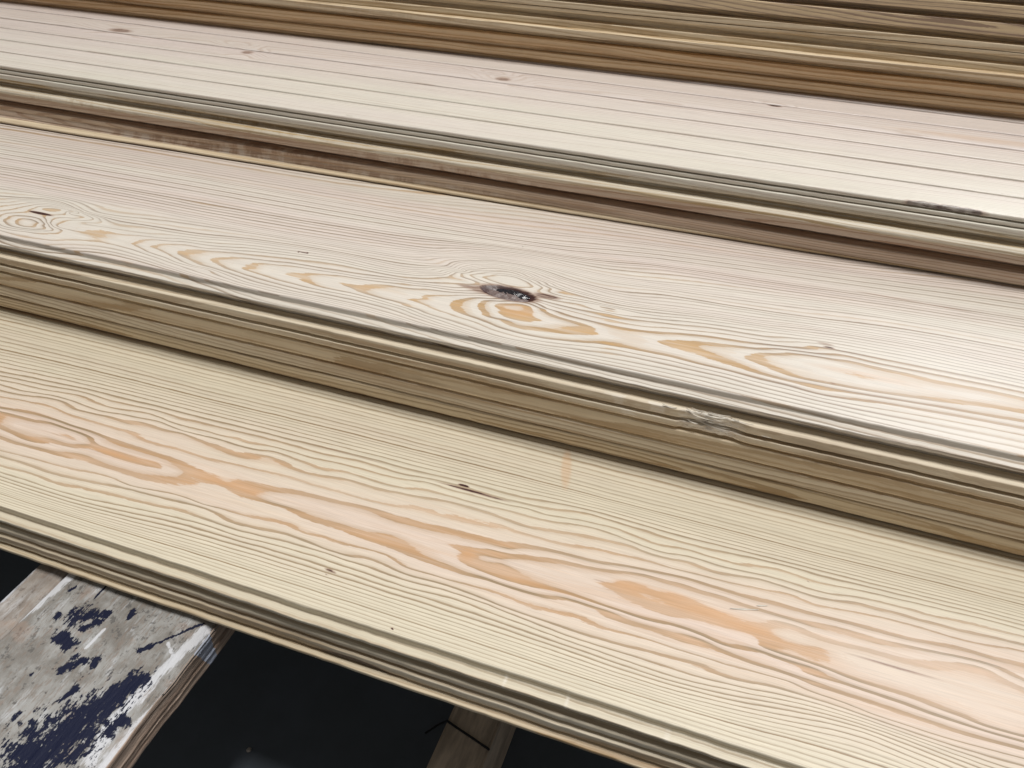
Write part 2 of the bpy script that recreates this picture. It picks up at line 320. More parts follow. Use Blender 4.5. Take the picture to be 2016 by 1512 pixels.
# the same for the board with the large knot
TP, TQ, TR, TS, TT = (0, 340), (400, 400), (800, 460), (1200, 540), (1600, 620)
B2 = [
 (TR, .05, [(900,720),(950,790),(1050,840),(1200,840),(1300,850),(1230,770),(1180,710),(1080,800)]),
 (TR, -.3, [(1100,735)]),
 (TR, .3, [(880,740),(960,830),(1100,870),(1350,850),(1260,740)]),
 (TR, .55, [(820,720),(900,830),(1100,900),(1400,900),(1600,900),(1500,860),(1350,810)]),
 (TR, 1, [(740,720),(760,690),(860,665),(800,790),(950,850),(1100,900),(1300,940),(1500,970),(1700,985),(1800,985),(1250,705),(1350,760),(1500,830),(1700,890),(1800,930)]),
 (TR, 1.0, [(1700,940),(1780,950)]),
 (TR, 1.22, [(1900,970)]),
 (TR, 1.5, [(640,720),(720,820),(1000,930),(1400,1010),(1700,1030),(2000,1040),(2000,960),(1800,880),(1400,750)]),
 (TR, 2, [(480,710),(540,665),(650,640),(850,645),(530,770),(700,840),(900,920),(1100,980),(1400,1040),(1700,1070),(2016,1090),(1260,680),(1400,745),(1600,810),(2016,910)]),
 (TR, 2.5, [(340,690),(420,770)]),
 (TR, 3, [(80,650),(200,625),(400,613),(700,610),(200,710),(400,790),(700,885),(1000,995),(1300,1060),(1700,1110),(2016,1140),(1350,690),(1600,760),(1800,810),(2016,850)]),
 (TR, 4, [(0,540),(200,552),(450,580),(650,590),(0,720),(200,790),(400,850),(700,950),(1000,1040),(1300,1095),(1700,1150),(2016,1185),(1450,690),(1700,750),(2016,800)]),
 (TR, 5, [(0,508),(300,535),(500,562),(1480,665),(1700,700),(2016,750)]),
 (TR, 8, [(0,440),(200,450),(380,440),(450,415),(600,365),(800,345),(1000,360),(1200,425),(1400,510),(1600,590),(1800,640),(2016,697)]),
 (TR, 8.0, [(480,440),(560,460),(1500,580)]),
 (TR, 7, [(560,395),(700,370),(900,375),(1100,400),(1300,475),(1420,540)]),
 (TR, 6, [(650,420),(750,395),(900,395),(1100,420),(1250,480),(1350,540)]),
 (TR, 5, [(780,430),(900,410),(1050,425),(1200,480),(1250,530)]),
 (TR, 4.5, [(900,450),(1050,460)]),
 (TR, 11, [(0,365),(300,375),(500,350),(800,302),(1100,335),(1400,430),(1700,530),(2016,620)]),
 (TS, 1, [(540,685),(620,690),(700,715),(800,740),(900,760),(960,790),(800,680),(980,690),(1200,710),(1500,740),(2016,780),(1030,820),(1200,880),(1400,950),(1600,1010),(2016,1100)]),
 (TS, 1.25, [(490,685)]),
 (TS, .5, [(1100,760),(1250,790),(1400,890),(1700,760)]),
 (TS, 1.55, [(0,580),(200,620),(350,650),(350,720)]),
 (TS, 0, [(1390,820),(1480,830),(1600,790),(1800,790),(2016,810),(1500,880),(1700,960),(1900,1030)]),
 (TS, -.5, [(1650,850),(1800,900),(2016,950)]),
 (TS, 2, [(0,510),(200,545),(450,575),(700,590),(1000,620),(1200,650),(1500,690),(2016,720),(0,700),(300,750),(600,810),(900,890),(1200,960),(1500,1040),(1800,1110)]),
 (TS, 3, [(0,468),(400,520),(800,555),(1200,600),(1600,660),(0,745),(300,800),(600,860),(900,930),(1200,1000),(1500,1080),(1800,1150)]),
 (TS, 4, [(0,427),(400,470),(800,510),(1200,560),(1600,620),(0,785),(300,840),(600,905),(900,970),(1200,1040),(1500,1120)]),
 (TS, 6, [(0,355),(400,400),(800,440),(1200,490),(1700,560)]),
 (TT, 0, [(200,440),(400,470),(600,520),(900,580),(1200,660),(1500,710),(1800,770),(2016,815),(0,650),(250,695),(500,740),(900,800),(1200,840),(1500,870),(1800,910),(2016,950)]),
 (TT, -.55, [(0,520),(200,480),(500,560),(900,690),(1300,760),(1700,830),(200,620),(500,690)]),
 (TT, -.8, [(300,570),(450,590),(600,630)]),
 (TT, 1, [(300,400),(600,470),(1000,550),(1400,630),(2016,755),(0,710),(300,755),(700,820),(1200,900),(1600,970),(2016,1040)]),
 (TT, 2, [(0,330),(300,360),(600,420),(1000,500),(1400,580),(2016,705),(0,770),(600,860),(1200,960),(2016,1110)]),
 (TQ, 4, [(1440,830),(1540,840),(1600,850),(1700,825),(1850,820),(1600,890),(1800,950),(2016,1010)]),
 (TQ, 4.3, [(1425,830)]),
 (TQ, 3.5, [(1750,880),(1900,900),(2016,920)]),
 (TQ, 4.5, [(1200,780),(1350,840),(1500,780)]),
 (TQ, 5, [(880,710),(960,720),(1010,750),(1100,700),(1400,725),(1700,770),(2000,800),(1050,790),(1200,840),(1500,900),(1800,980),(2016,1040)]),
 (TQ, 5.5, [(650,670),(800,740),(900,660)]),
 (TQ, 6, [(410,650),(480,640),(600,600),(900,625),(1200,675),(1600,735),(2016,785),(520,690),(700,750),(900,800),(1200,870),(1600,950),(2016,1070)]),
 (TQ, 6.5, [(280,610),(350,670),(500,570)]),
 (TQ, 7, [(130,580),(170,555),(250,548),(450,552),(700,580),(1000,615),(1400,680),(2016,765),(200,620),(350,670),(600,760),(900,840),(1200,900),(1600,985)]),
 (TQ, 8, [(0,488),(200,490),(500,520),(900,565),(1400,630),(2016,740),(0,600),(200,670),(500,770),(900,870),(1300,950)]),
 (TQ, 9, [(0,440),(400,470),(900,520),(1400,590),(2016,705),(0,640),(300,740),(700,850)]),
 (TQ, 10, [(0,400),(400,430),(900,490),(1400,560),(2016,680),(0,680),(300,780),(700,885)]),
 (TP, 8, [(1850,820),(1920,800),(2016,785),(1920,860),(2016,900),(1900,830)]),
 (TP, 8.5, [(1700,770),(1800,860)]),
 (TP, 9, [(1485,730),(1550,720),(1700,705),(1900,720),(1560,760),(1650,800),(1800,860),(1950,930)]),
 (TP, 9.5, [(1400,700),(1500,790)]),
 (TP, 10, [(1170,690),(1240,690),(1300,662),(1500,650),(1800,672),(1300,730),(1450,790),(1700,880),(2016,960)]),
 (TP, 10.5, [(900,640),(1050,650),(1100,700)]),
 (TP, 10, [(770,632),(700,620),(650,600),(620,560),(520,500),(450,640),(250,600),(0,555)]),
 (TP, 9, [(525,575),(490,520),(420,580),(250,570),(60,540),(0,520)]),
 (TP, 8, [(420,520),(360,560),(220,550),(80,500),(100,450),(250,435),(380,460)]),
 (TP, 7, [(370,500),(300,535),(200,520),(170,490),(230,460),(320,470)]),
 (TP, 6.5, [(270,500)]),
 (TP, 10, [(880,450),(820,420),(780,390),(760,460),(700,400),(500,320),(330,310),(220,325)]),
 (TP, 9, [(660,395),(600,420),(600,350),(480,335),(350,345)]),
 (TP, 8.2, [(430,360),(520,375)]),
 (TP, 11, [(1000,550),(1200,600),(1600,640),(2016,678),(800,560),(600,540),(0,660),(300,660),(700,680),(1000,700),(1300,770),(1600,870)]),
 (TP, 12, [(850,500),(1000,530),(1400,590),(2016,652),(1000,470),(800,390),(500,290),(100,290)]),
 (TP, 13, [(1000,440),(700,340),(300,265),(0,250),(1400,530),(2016,627)]),
 (TP, 18, [(0,110),(500,200),(1000,295),(1500,385),(2016,480)]), (TP, 25, [(500,30),(1000,125),(1500,215),(2016,310)]),
 (TQ, 18, [(500,265),(1000,350),(1500,430),(2016,502)]), (TQ, 25, [(0,10),(500,95),(1000,180),(1500,260),(2016,338)]),
 (TR, 14, [(0,290),(400,302),(800,258),(1200,318),(1600,440),(2016,545)]), (TR, 20, [(0,152),(400,190),(800,195),(1200,235),(1600,320),(2016,410)]), (TR, 30, [(0,-80),(800,40),(1600,150)]),
 (TS, 8, [(0,290),(800,395),(1600,510)]), (TS, 14, [(500,190),(1200,300),(2016,420)]), (TS, 24, [(500,-60),(1500,90)]), (TT, 8, [(0,150),(1000,310),(2016,520)]), (TT, 16, [(500,10),(1200,120),(2016,270)]),
 ((0, 0), 45, [(x * 5.04, (243 + .158 * x) * 5.04) for x in (-50, 150, 400, 700)]),
 ((0, 0), 42, [(x * 5.04, (241 + .159 * x) * 5.04) for x in (1000, 1300, 1600)]),
 ((0, 0), 38, [(x * 5.04, (240 + .160 * x) * 5.04) for x in (1900, 2150)]),
 ((0, 0), 14.5, [(-40*5.04, 459*5.04), (150*5.04, 500*5.04), (400*5.04, 553*5.04)]),
 ((0, 0), 12, [(600*5.04, 594*5.04)]), ((0, 0), 10, [(800*5.04, 636*5.04)]), ((0, 0), 8.5, [(1000*5.04, 679*5.04)]),
 ((0, 0), 7.5, [(1200*5.04, 721*5.04)]), ((0, 0), 6.5, [(1600*5.04, 806*5.04)]), ((0, 0), 6.0, [(2000*5.04, 893*5.04), (2120*5.04, 920*5.04)]),
]
def field(table, D, lam):
    P, F = [], []
    for tile, ph, pts in table: trace(tile, D, ph, pts, P, F)
    return tps(P, F, 4.0, lam)
f1 = field(B1, 1.0, 1.2e-5)
f2 = field(B2, 0.8143, 4e-5)

def log_rings(seed, ringw=0.0032, pith=None, wob=1.0):
    """rings of a log cut lengthwise: distance from a wandering pith"""
    r = random.Random(seed)
    yc = r.uniform(-0.05, 0.25) if pith is None else pith[0]
    zc = r.choice((-1, 1)) * r.uniform(0.01, 0.07) if pith is None else pith[1]
    a = [r.uniform(0, 6.28) for _ in range(6)]
    def f(x, y, z):
        cy = yc + wob * (0.010 * np.sin(x * 1.7 + a[0]) + 0.004 * np.sin(x * 6.1 + a[1]))
        cz = zc + wob * (0.009 * np.sin(x * 1.3 + a[2]) + 0.003 * np.sin(x * 5.3 + a[3]))
        d = np.sqrt((y - cy) ** 2 + (z - cz) ** 2)
        d = d + 0.0022 * (fbm(x * 7, y * 60 + z * 60 + seed, seed, 3) - 0.5) * 2
        return d / ringw
    return f

# ------------------------------------------------------------------ boards
def chamfer(pts, c):
    """take the sharp corner off a front profile; pts from top edge down, (y, depth, skew)"""
    out = []
    n = len(pts)
    for i, p in enumerate(pts):
        if i == 0 or i == n - 1 or len(p) > 3: out.append(tuple(p[:3])); continue
        a = np.array(pts[i - 1][:2]); b = np.array(p[:2]); d = np.array(pts[i + 1][:2])
        la = np.linalg.norm(a - b); ld = np.linalg.norm(d - b)
        ca = min(c, la * .35); cd = min(c, ld * .35)
        q = b + (a - b) / la * ca; r2 = b + (d - b) / ld * cd; mid = (q + r2) / 2 * .5 + b * .5
        for v in (q, mid, r2): out.append((v[0], v[1], p[2]))
    return out

def xs_for(fine, x0=-2.2, x1=1.4, v0=-1.15, v1=0.45):
    return np.concatenate([np.linspace(x0, v0, 24)[:-1], np.arange(v0, v1, fine), np.linspace(v1, x1, 24)])

def board(name, prof, width, mat, ring, step=0.006, topstep=None, skew=0.0, label=None, group=None, cat='board', parent=None,
          top_fn=None, extra=None, rough=0.0008, ch=0.0011, seed=1, bow=0.0, vis=(-1.15, .45), edit=None):
    """prof: front edge, top to bottom, as (y, depth[, skew]) in lens heights; the board runs back from it by width"""
    prof = [tuple(p) + ((skew,) if len(p) == 2 else ()) for p in prof]
    pf = chamfer(prof, ch)
    dt, db = pf[0][1], pf[-1][1]
    yb = prof[0][0] + width
    sec = []
    if topstep:                                   # top face points, back to front
        y0 = pf[0][0]
        n = max(2, int((yb - y0) * S / topstep))
        sec += [(yb + (y0 - yb) * i / n, dt, skew) for i in range(n)]
    else:
        sec += [(yb, dt, skew), (pf[0][0] + .03, dt, skew), (pf[0][0] + .01, dt, skew)]
    ntop = len(sec)
    for i in range(len(pf) - 1):
        a, b = pf[i], pf[i + 1]
        L = math.hypot(a[0] - b[0], a[1] - b[1]) * S
        m = max(1, int(L / 0.0011))
        for k in range(m): sec.append(tuple(a[j] + (b[j] - a[j]) * k / m for j in range(3)))
    sec.append(pf[-1]); nfront = len(sec)
    sec.append((yb, db, skew))
    sec = np.array(sec)
    X = xs_for(step, v0=vis[0], v1=vis[1]); nx, ns = len(X), len(sec)
    XX, YY = np.meshgrid(X, sec[:, 0] * S, indexing='ij')
    DD = np.broadcast_to(sec[:, 1], XX.shape).copy(); KK = np.broadcast_to(sec[:, 2], XX.shape)
    front = np.zeros(ns); front[ntop:nfront] = 1
    jit = (fbm(X * 9, X * 0 + seed, seed, 4) - .5)[:, None] * rough * 2 + (vnoise(X * 160, X * 0, seed + 5) - .5)[:, None] * rough * .5
    YW = YY + KK * XX + jit * front[None] + bow * S * (np.clip(XX, -1.2, .6) + .3) ** 2
    ZW = ZT + (1 - DD) * S - 0.0
    # local y, z used by the growth rings
    yl = YY - prof[0][0] * S; zl = ZW - (ZT + (1 - db) * S)
    ph = ring(XX, yl, zl)
    at_ = {k: np.zeros(XX.shape) for k in ('dark', 'heart', 'orange', 'torn')}
    if top_fn:
        xq = np.clip(XX, vis[0], vis[1])
        tf = top_fn(xq[:, :ntop + 2], YW[:, :ntop + 2])
        ph[:, :ntop + 2] = tf
        # the rings run on over the edge
        kq = np.exp(-np.linspace(-2, 2, 121) ** 2); kq /= kq.sum()
        e = np.convolve(np.pad(tf[:, -1], 60, mode='edge'), kq, mode='valid')[:, None]
        run = np.cumsum(np.hypot(np.diff(YY[:, ntop + 1:], axis=1), np.diff(ZW[:, ntop + 1:], axis=1)), axis=1)
        ph[:, ntop + 2:] = e + run / 0.0055
    ph = ph + .8 * (vnoise(ph * .5 + seed, ph * 0) - .5) * np.clip((np.abs(ph) - 5) / 4, 0, 1)
    if edit: edit(XX, YW, ZW, ph, at_, ntop, nfront)
    gy, gx = None, None
    dxp = np.gradient(ph, axis=0) / np.maximum(np.gradient(XX, axis=0), 1e-6)
    arc = np.concatenate([[0], np.cumsum(np.maximum(np.hypot(np.diff(sec[:, 0]), np.diff(sec[:, 1])) * S, 1e-6))])
    dyp = np.gradient(ph, arc, axis=1)
    g = np.sqrt(dyp ** 2 + dxp ** 2)
    at_['wide'] = np.clip(1.15 - g * 0.0060, 0, 1) if top_fn else np.clip(1.0 - g * 0.0022, 0, 1)
    at_['phase'] = ph
    oy = prof[-1][0] * S; oz = ZT + (1 - db) * S
    V = np.stack([XX, YW - oy, ZW - oz], -1).reshape(-1, 3)
    i = np.arange(nx - 1)[:, None] * ns; j = np.arange(ns)[None]
    a = i + j; b = i + (j + 1) % ns
    Fq = np.stack([a, b, b + ns, a + ns], -1).reshape(-1, 4)
    caps = []
    o = put(name, V, Fq, mat, parent, (0, oy, oz) if not parent else (0, 0, 0), {k: v.reshape(-1) for k, v in at_.items()})
    if parent:
        o.location = Vector((0, oy, oz)) - parent.location
    # end caps
    import bmesh
    bm = bmesh.new(); bm.from_mesh(o.data); bm.verts.ensure_lookup_table()
    bm.faces.new([bm.verts[k] for k in range(ns)][::-1]); bm.faces.new([bm.verts[(nx - 1) * ns + k] for k in range(ns)])
    bmesh.ops.recalc_face_normals(bm, faces=bm.faces)
    bm.to_mesh(o.data); bm.free()
    if label: tag(o, label, cat, group)
    return o

CREAM = (0.66, 0.575, 0.43); PINKISH = (0.68, 0.545, 0.445); PALE = (0.70, 0.65, 0.575); PALEP = (0.69, 0.615, 0.56)
m_front = wood('planed_pine_yellow', (0.675, 0.61, 0.475), (0.69, 0.55, 0.465), (0.31, 0.225, 0.135), (0.545, 0.335, 0.185), rough=.42, wline=.13, contrast=1.0, kinky=.45, heartline=.35)
m_knot = wood('planed_pine_pale', (0.67, 0.622, 0.545), (0.655, 0.572, 0.52), (0.31, 0.24, 0.18), (0.525, 0.335, 0.16), heartline=.12, rough=.42, wline=.135, contrast=1.0)
m_row3 = wood('planed_pine_pinkish', (0.68, 0.645, 0.555), (0.69, 0.605, 0.575), (0.42, 0.34, 0.29), (0.50, 0.39, 0.31), rough=.42, contrast=.55)
m_side = {}
def side(key, early, heart=None, thin=(0.28, 0.19, 0.10), wide=(0.42, 0.28, 0.14), contrast=.85, mottle=.12):
    if key not in m_side:
        m_side[key] = wood('sawn_pine_' + key, early, heart or early, thin, wide, rough=.5, contrast=contrast, streak=.85, mottle=mottle)
    return m_side[key]
beige = side('beige', (0.70, 0.59, 0.42), (0.62, 0.47, 0.32))
greyish = side('greyish', (0.72, 0.635, 0.49), (0.63, 0.50, 0.36), (0.33, 0.24, 0.15), (0.44, 0.31, 0.18))
stained = side('stained', (0.66, 0.60, 0.49), (0.58, 0.48, 0.36), (0.34, 0.22, 0.10), (0.44, 0.30, 0.13), mottle=.35)
rosy = side('rosy', (0.62, 0.50, 0.39), (0.52, 0.39, 0.31), (0.33, 0.20, 0.125), (0.40, 0.25, 0.16), mottle=.6)
amber = side('amber', (0.66, 0.49, 0.30), (0.56, 0.37, 0.20), (0.34, 0.19, 0.08), (0.42, 0.23, 0.08), mottle=0)
dusky = side('dusky', (0.24, 0.215, 0.20), (0.20, 0.17, 0.165), (0.12, 0.10, 0.10), (0.15, 0.12, 0.11))
mauve = side('mauve', (0.70, 0.55, 0.35), (0.58, 0.42, 0.28), (0.26, 0.18, 0.14), (0.30, 0.205, 0.15))

def blob(x, y, px, py, D, rx, ry, rot=0.0):
    """soft oval at a place on the board: 1 at its middle, 0 outside"""
    cx, cy = at([px], [py], D); cx, cy = cx[0], cy[0]
    u = x - cx; v = y - cy
    c, s = math.cos(rot), math.sin(rot)
    a = (u * c + v * s) / rx; b = (-u * s + v * c) / ry
    return np.clip(1.3 - np.sqrt(a * a + b * b), 0, 1)

TH = 0.0357
G_FRONT = 'boards of the nearest pile'; G_2 = 'boards of the second pile'; G_3 = 'boards of the third pile'; G_4 = 'boards of the farthest pile'

# --- nearest pile
def edit_front(X, Y, Z, ph, A, nt, nf):
    top = slice(0, nt + 2)
    x, y = X[:, top], Y[:, top]
    A['heart'][:, top] = np.clip(1.15 - np.abs(ph[:, top] - .8) / 4.2, 0, 1) * (.75 + .5 * (fbm(x * 5, y * 30, 3) - .4))
    o = np.zeros(x.shape)
    for (px, py, rx, ry) in ((440, 948, .030, .0045), (500, 970, .022, .0035), (225, 893, .022, .003), (290, 905, .02, .002), (1300, 1168, .040, .0085),
                             (1400, 1205, .035, .007), (1470, 1235, .03, .006), (1250, 1155, .030, .006), (920, 1092, .006, .006), (1100, 1165, .03, .002), (1240, 1200, .03, .0025)):
        o = np.maximum(o, blob(x, y, px, py, 1, rx, ry, -.0))
    frac = np.abs(ph[:, top] - np.round(ph[:, top]))
    A['orange'][:, top] = o * np.clip(1.6 - frac * 4.5, 0, 1) * .5
    for (px, py, rx, ry, am) in ((925, 966, .022, .0012, .62), (900, 959, .018, .0008, .45), (962, 977, .020, .0008, .5), (913, 956, .0045, .0009, 1.0), (648, 1122, .0032, .0011, .62), (655, 1126, .003, .0009, .5),
                                 (643, 1132, .0010, .0006, .6), (772, 1237, .0012, .0006, 1.0), (1180, 1143, .004, .0006, .35),
                                 (450, 800, .02, .0007, .35), (1590, 1144, .001, .0006, .5), (590, 757, .004, .0012, .3), (1760, 1313, .03, .0008, .45), (690, 895, .03, .0007, .4)):
        A['dark'][:, top] = np.maximum(A['dark'][:, top], am * np.clip(blob(x, y, px, py, 1, rx, ry) * 1.6, 0, 1))
    # faint resin dribble
    A['orange'][:, top] = np.maximum(A['orange'][:, top], .35 * np.clip(blob(x, y, 1115, 922, 1, .0035, .02, .25) * 2, 0, 1))
    # ledge and the tongue: small torn spots
    for px in (995, 1130, 1340):
        cx = at([px], [1330], 1)[0][0]
        A['torn'][:, nt + 3:nf] = np.maximum(A['torn'][:, nt + 3:nf], np.clip(1 - np.abs(X[:, nt + 3:nf] - cx) / .0012, 0, 1) * .8)

b_front = board('pine_board', [(.6440, 1.0), (.6440, 1.0132), (.6288, 1.0134), (.6280, 1.0148), (.6283, 1.0195), (.6400, 1.0200), (.6400, 1 + TH - .0008)], .62, m_front, log_rings(3),
      step=.0015, topstep=.0010, top_fn=f1, edit=edit_front, vis=(-.80, .30), seed=3,
      label='yellowish wide pine board with wavy orange heartwood, the nearest one on top', group=G_FRONT)
def edit_b(X, Y, Z, ph, A, nt, nf):
    cx = at([697], [1303], 1.065)[0][0]
    zz = (ZT + (1 - 1.0665) * S)
    m = np.clip(1.5 - np.sqrt(((X - cx) / .021) ** 2 + ((Z - zz - (X - cx) * -.02) / .0026) ** 2), 0, 1)
    A['dark'][:, nt:nf] = np.maximum(A['dark'][:, nt:nf], m[:, nt:nf] * 1.3)
board('pine_board', [(.6288, 1 + TH), (.6268, 1.0370), (.6265, 1.0450), (.6370, 1.0456), (.6370, 1.0512), (.6232, 1.0516), (.6225, 1.0530), (.6225, 1.0655), (.6330, 1.0662), (.6330, 1 + 2 * TH - .0008)], .62, greyish, log_rings(5, .0045), seed=5, step=.003,
      label='greyish pine board directly under the yellowish wide one, with a black bark streak', group=G_FRONT, edit=edit_b)
board('pine_board', [(.6160, 1 + 2 * TH), (.6150, 1.0724), (.6148, 1.0775), (.640, 1.0785), (.642, 1.0895)], .62, beige, log_rings(6, .004), seed=6,
      label='lowest board of the nearest pile, a thin bright lip above the black floor', group=G_FRONT)

# --- second pile
def edit_knot(X, Y, Z, ph, A, nt, nf):
    top = slice(0, nt + 2)
    x, y = X[:, top], Y[:, top]
    D = .8143
    A['heart'][:, top] = np.clip(fbm(x * 3, y * 45 - x * 2, 9, 3) * 2.4 - .75, 0, 1) * np.clip((ph[:, top] - 3) / 12, .15, 1)
    frac = np.abs(ph[:, top] - np.round(ph[:, top]))
    for (px, py, rx, ry, am) in ((80, 420, .014, .0022, .85), (598, 497, .0045, .0006, .9), (588, 496, .0012, .0007, 1), (605, 498, .0013, .0008, 1),
                                 (925, 565, .012, .0028, .45), (960, 572, .02, .007, .45), (1075, 583, .013, .0042, .5), (1040, 588, .012, .005, .45),
                                 (1625, 677, .007, .0016, .40), (1632, 684, .005, .001, .6), (1750, 585, .03, .0009, .45), (1860, 605, .03, .0008, .4), (1640, 755, .003, .0007, .5)):
        A['dark'][:, top] = np.maximum(A['dark'][:, top], am * np.clip(blob(x, y, px, py, D, rx, ry) * 1.5, 0, 1))
    # hollow where the loose knot sits
    h = blob(x, y, 1000, 577, D, .0275, .0112, -.05)
    A['dark'][:, top] = np.maximum(A['dark'][:, top], np.clip((h - .10) * 2.2, 0, 1) * .72)
    Z[:, top] -= np.clip(h - .42, 0, 1) ** .8 * .009
    A['orange'][:, top] = .35 * np.clip(blob(x, y, 1020, 612, D, .016, .009) * 1.3, 0, 1) * np.clip(1.6 - frac * 4, 0, 1)
    A['orange'][:, top] = np.maximum(A['orange'][:, top], .22 * np.clip(blob(x, y, 1700, 738, D, .035, .004) * 1.6, 0, 1))
b_knot = board('pine_board', [(1.1400, .8143), (1.1400, .8256), (1.1235, .8260), (1.1228, .8275), (1.1232, .8330), (1.1400, .8336), (1.1400, .8500)], .62, m_knot, log_rings(8),
      step=.0016, topstep=.0011, top_fn=f2, edit=edit_knot, vis=(-1.02, .30), seed=8,
      label='pale wide pine board with a black hollow knot in its middle', group=G_2)
D0 = .8500
CHX = at([1400], [830], .8505)[0][0]
def edit_chip(X, Y, Z, ph, A, nt, nf):
    # the torn-out piece on the lip
    m = np.clip(1.15 - np.abs(X - CHX) / .020, 0, 1) ** .5 * (X < 9)
    m = np.clip(m * 1.3, 0, 1)
    n = fbm(X * 220, Z * 500, 4, 3)
    cut = m * (.0010 + .0030 * np.round(n * 5) / 5)
    fr = np.zeros(X.shape[1]); fr[nt:nf] = 1
    Y[:] = Y + cut * fr[None]
    A['torn'][:] = np.maximum(A['torn'], m * fr[None])
    run = np.clip(1 - np.abs(X - CHX + .05) / .06, 0, 1) * fr[None] * (fbm(X * 60, Y * 900, 21, 2) > .55)
    A['torn'][:] = np.maximum(A['torn'], run * .7)
b_torn = board('pine_board', [(1.1128, D0 + .0004), (1.1116, D0 + .0014), (1.1114, D0 + .0160), (1.1230, D0 + .0168), (1.1230, D0 + .0226), (1.1098, D0 + .0230), (1.1094, D0 + .0240), (1.1098, D0 + TH - .0006)], .62, greyish, log_rings(12, .005), step=.002, seed=12,
      label='pine board just under the knotty one, a splintered piece torn from its lip', group=G_2, edit=edit_chip)
board('pine_board', [(1.1250, D0 + TH + .0004), (1.1250, D0 + TH + .0058), (1.1106, D0 + TH + .0064), (1.1102, D0 + 2 * TH - .0006)], .62, beige, log_rings(13, .0042, (.006, .012), 1.2), seed=13, step=.004,
      label='pine board in the middle of the second pile, cathedral grain on its shaded side', group=G_2)
board('pine_board', [(1.1250, D0 + 2 * TH + .0002), (1.1250, D0 + 2 * TH + .0052), (1.1110, D0 + 2 * TH + .0058), (1.1112, D0 + 3 * TH - .0050), (1.1230, D0 + 3 * TH - .0044), (1.1230, D0 + 3 * TH - .0004)], .62, greyish, log_rings(14, .0036, (.004, -.010), 1.0), seed=14, step=.004,
      label='streaky pine board second from the bottom of the second pile', group=G_2)
board('pine_board', [(1.1128, D0 + 3 * TH + .0002), (1.1118, D0 + 3 * TH + .003), (1.1125, D0 + 4 * TH - .018), (1.1160, D0 + 4 * TH - .007), (1.1290, D0 + 4 * TH + .0062)], .62, beige, log_rings(15, .0034, (.006, .016), 1.0), seed=15, step=.004,
      label='bottom board of the second pile, resting dark on the yellowish front board', group=G_2)

# --- third pile
T3 = .6715
root3 = bpy.data.objects.new('grooved_board', None); COL.objects.link(root3)
root3.location = (0, 1.7027 * S, ZT + (1 - .7072) * S)
tag(root3, 'pale pinkish panel with long grooves and small red-brown knots on the third pile', 'board', G_3)
GR = [1.7027, 1.804, 1.901, 2.003, 2.094, 2.200, 2.298, 2.395]
KN3 = [(237, 60, .019, .0085), (487, 103, .0085, .0070), (470, 88, .010, .004), (990, 156, .0105, .0062), (972, 143, .010, .003), (1525, 208, .0075, .0035), (1920, 275, .02, .0012)]
def ring3(seed):
    base = log_rings(seed, .0030, (rng.uniform(-.03, .06), rng.choice([-1, 1]) * rng.uniform(.004, .03)))
    def f(x, y, z):
        return base(x, y, z)
    return f
def edit3(first, seed_=0):
    def e(X, Y, Z, ph, A, nt, nf):
        tp = slice(0, nt + 2) if first else slice(0, X.shape[1])
        x, y = X[:, tp], Y[:, tp]
        A['heart'][:, tp] = np.clip((y / S - 1.86) / .25, 0, 1) * .6 + .5 * vnoise(x * 2.5 + seed_ * 7, y * 30, 5) - .1
        for px, py, rx, ry in KN3:
            b_ = blob(x, y, px, py, T3, rx, ry)
            bb = blob(x, y, px, py, T3, rx * 3.2, ry * 2.6)
            ph[:, tp] += bb * 3.0
            am = {470: .16, 972: .2, 1920: .25, 1525: .7}.get(px, .46)
            A['dark'][:, tp] = np.maximum(A['dark'][:, tp], np.clip(b_ * 1.5, 0, 1) * am)
        A['orange'][:, tp] = .22 * np.clip(blob(x, y, 1960, 278, T3, .09, .008) * 1.4, 0, 1)
        if first:
            for px, py, rx in ((1822, 405, .016), (1890, 417, .020), (1960, 427, .010)):
                cx = at([px], [py], T3)[0][0]
                yf = 1.7027 * S
                m = np.clip(1.3 - np.sqrt(((X - cx) / rx) ** 2 + ((Y - yf) / .0040) ** 2), 0, 1) * (.5 + 1.0 * vnoise(X * 260, Y * 0, 3))
                m[:, nt + 4:] = 0
                if px < 1950: A['dark'][:] = np.maximum(A['dark'], m * 1.1)
                A['torn'][:] = np.maximum(A['torn'], m * .5)
                Y[:, nt:nf] += (m * .0008 * fbm(X * 300, Z * 10, 4))[:, nt:nf]
    return e
for i in range(7):
    y0, y1 = GR[i], GR[i + 1]
    last = i == 6
    if i == 0:
        prof = [(y0, T3), (y0, T3 + .0082), (y0 + .0140, T3 + .0088), (y0 + .0140, T3 + .0118), (y0 - .0002, T3 + .0122), (y0 - .0004, T3 + .0200), (y0 + .0090, T3 + .0204), (y0 + .0090, T3 + .0222), (y0 - .0044, T3 + .0232), (y0 - .0050, T3 + TH - .0008)]
        sk = -.010 * 0
        board('strip', prof, y1 - y0 - .0046, m_row3, ring3(31), step=.003, topstep=.0018, parent=root3, edit=edit3(True), seed=31, ch=.0012, vis=(-1.55, .55))
    else:
        prof = [(y0 + .0016, T3 + .0022 + (.0004 if i % 2 else 0)), (y0 + .0006, T3 + TH * .8), (y0 + .0006, T3 + TH - .0008)]
        prof = [(y0 + .0072, T3 + (.0003 if i % 2 else 0)), (y0 + .0058, T3 + .0022), (y0 + .0058, T3 + TH - .0008)]
        board('strip', prof, y1 - y0 - .0118, m_row3, ring3(31 + i * 3), step=.004, topstep=.0018, parent=root3, edit=edit3(False, i), seed=31 + i, ch=.0012, vis=(-1.65, .55))
